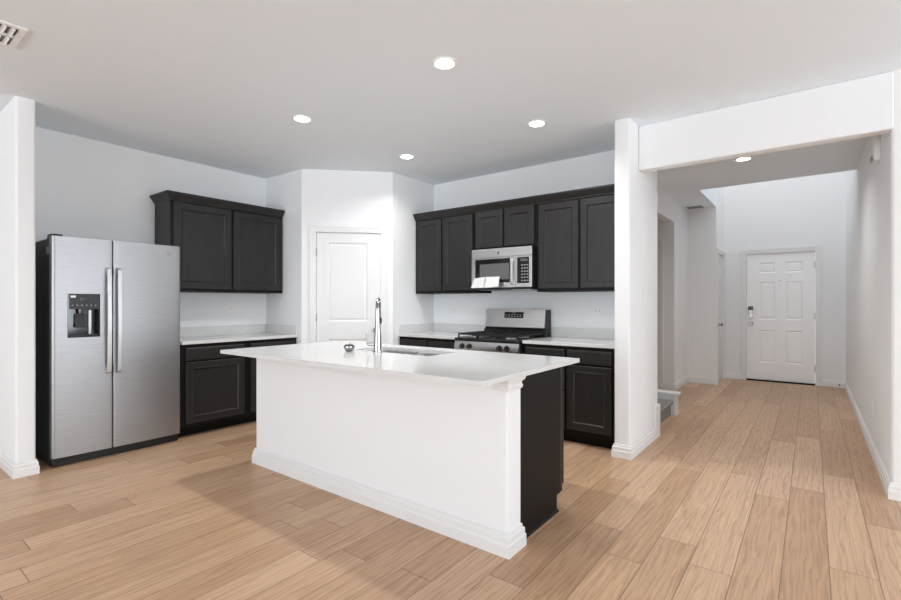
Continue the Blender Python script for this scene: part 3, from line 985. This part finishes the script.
# ------------------------------------------------------------------ vents
vo = (-3.56, 0.50, H)
vt = thing('ceiling_vent', 'white louvred ceiling vent at the left ceiling edge, before the stub wall', 'vent', vo)
m = MB()
m.box(-0.155, 0.155, -0.16, -0.125, -0.010, -0.0005).box(-0.155, 0.155, 0.128, 0.16, -0.010, -0.0005)
m.box(-0.155, -0.125, -0.125, 0.128, -0.010, -0.0005).box(0.125, 0.155, -0.125, 0.128, -0.010, -0.0005).box(-0.012, 0.012, -0.125, 0.128, -0.010, -0.0005)
m.build('frame', 'white', vt, bevel=0.002)
MB().box(-0.124, 0.124, -0.124, 0.127, -0.002, -0.0006).build('duct_opening', 'black', vt)
for k in range(7):
    y = -0.118 + 0.036 * k
    for xa, xb in ((-0.124, -0.013), (0.013, 0.124)):
        MB().prism([(y, -0.0022), (y + 0.003, -0.0022), (y + 0.018, -0.014), (y + 0.015, -0.014)], xa, xb, 'x').build('slat', 'white', vt)
vo = (-1.44, 8.17, H)
vt = thing('ceiling_vent', 'small grey ceiling vent in the hall beside the foyer opening', 'vent', vo)
m = MB()
m.box(-0.13, 0.13, -0.14, -0.12, -0.008, -0.0005).box(-0.13, 0.13, 0.12, 0.14, -0.008, -0.0005)
m.box(-0.13, -0.11, -0.12, 0.12, -0.008, -0.0005).box(0.11, 0.13, -0.12, 0.12, -0.008, -0.0005)
m.build('frame', 'white', vt)
MB().box(-0.109, 0.109, -0.119, 0.119, -0.002, -0.0006).build('duct_opening', 'slot', vt)
for k in range(6):
    y = -0.11 + 0.038 * k
    MB().prism([(y, -0.0022), (y + 0.003, -0.0022), (y + 0.016, -0.010), (y + 0.013, -0.010)], -0.109, 0.109, 'x').build('slat', 'grey', vt)

# ------------------------------------------------------------------ outlets and switches (local: face towards -y)
def plate(name, label, cat, loc, rot, kind='outlet', w=0.075, h=0.118, gang=1, group='electrical outlets'):
    r = thing(name, label, cat, loc, rot, group)
    MB().box(-w / 2, w / 2, -0.006, -0.0004, -h / 2, h / 2).build('cover_plate', 'white', r, bevel=0.002)
    if kind == 'outlet':
        hor = w > h
        for s in (-1, 1):
            cx, cz = (s * 0.021, 0) if hor else (0, s * 0.021)
            f = MB().cyl((cx, -0.0061, cz), (cx, -0.0085, cz), 0.015, seg=18).build('socket', 'white', r)
            m = MB()
            for t in (-0.006, 0.006):
                if hor:
                    m.box(cx - 0.004, cx + 0.005, -0.0092, -0.0086, cz + t - 0.0015, cz + t + 0.0015)
                else:
                    m.box(cx + t - 0.0015, cx + t + 0.0015, -0.0092, -0.0086, cz - 0.004, cz + 0.005)
            m.build('slots', 'slot', f)
    else:
        for g in range(gang):
            cx = (g - (gang - 1) / 2) * 0.046
            MB().prism([(-0.0061, -0.033), (-0.0085, -0.033), (-0.0125, 0.033), (-0.0061, 0.033)], cx - 0.016, cx + 0.016, 'x').build('rocker', 'white', r)
    return r
plate('wall_outlet', 'white wall outlet above the worktop right of the gas range', 'outlet', (-1.70, BW, 1.185), 0, w=0.118, h=0.075)
plate('wall_outlet', 'white wall outlet above the corner worktop left of the gas range', 'outlet', (-3.49, BW, 1.185), 0, w=0.118, h=0.075)
plate('wall_outlet', 'white wall outlet above the worktop beside the refrigerator', 'outlet', (LW, 2.79, 1.20), pi / 2, w=0.118, h=0.075)
plate('wall_outlet', 'white wall outlet low on the right hall wall', 'outlet', (HX, 5.28, 0.39), -pi / 2)
plate('light_switch', 'white light switch on the side of the pillar facing the hall', 'light switch', (PX, 4.39, 1.345), pi / 2, 'switch', w=0.165, h=0.12, gang=3, group='light switches')
plate('light_switch', 'white light switch on the entry wall left of the front door', 'light switch', (-0.99, EY, 1.33), 0, 'switch', w=0.12, h=0.12, gang=2, group='light switches')

# chime box high on the right hall wall (faces -X)
co = (HX, 4.80, 2.43)
ch = thing('wall_chime', 'small white box with a dark lower edge high on the right hall wall', 'chime', co, -pi / 2)
MB().box(-0.065, 0.065, -0.040, -0.0005, -0.10, 0.10).build('housing', 'white', ch, bevel=0.008)
MB().box(-0.055, 0.055, -0.052, -0.0455, -0.095, -0.06).build('sounder', 'grey', ch, bevel=0.003)

# door stop on the baseboard by the entry corner
do = (HX - 0.018, 8.98, 0.06)
dst = thing('door_stop', 'small dark door stop on the baseboard in the far right corner of the hall', 'door stop', do)
MB(do).cyl((HX - 0.0185, 8.98, 0.06), (HX - 0.075, 8.98, 0.06), 0.005, seg=10).build('rod', 'nickel', dst)
MB(do).cyl((HX - 0.0752, 8.98, 0.06), (HX - 0.09, 8.98, 0.06), 0.012, seg=12).build('rubber_tip', 'rubber', dst)
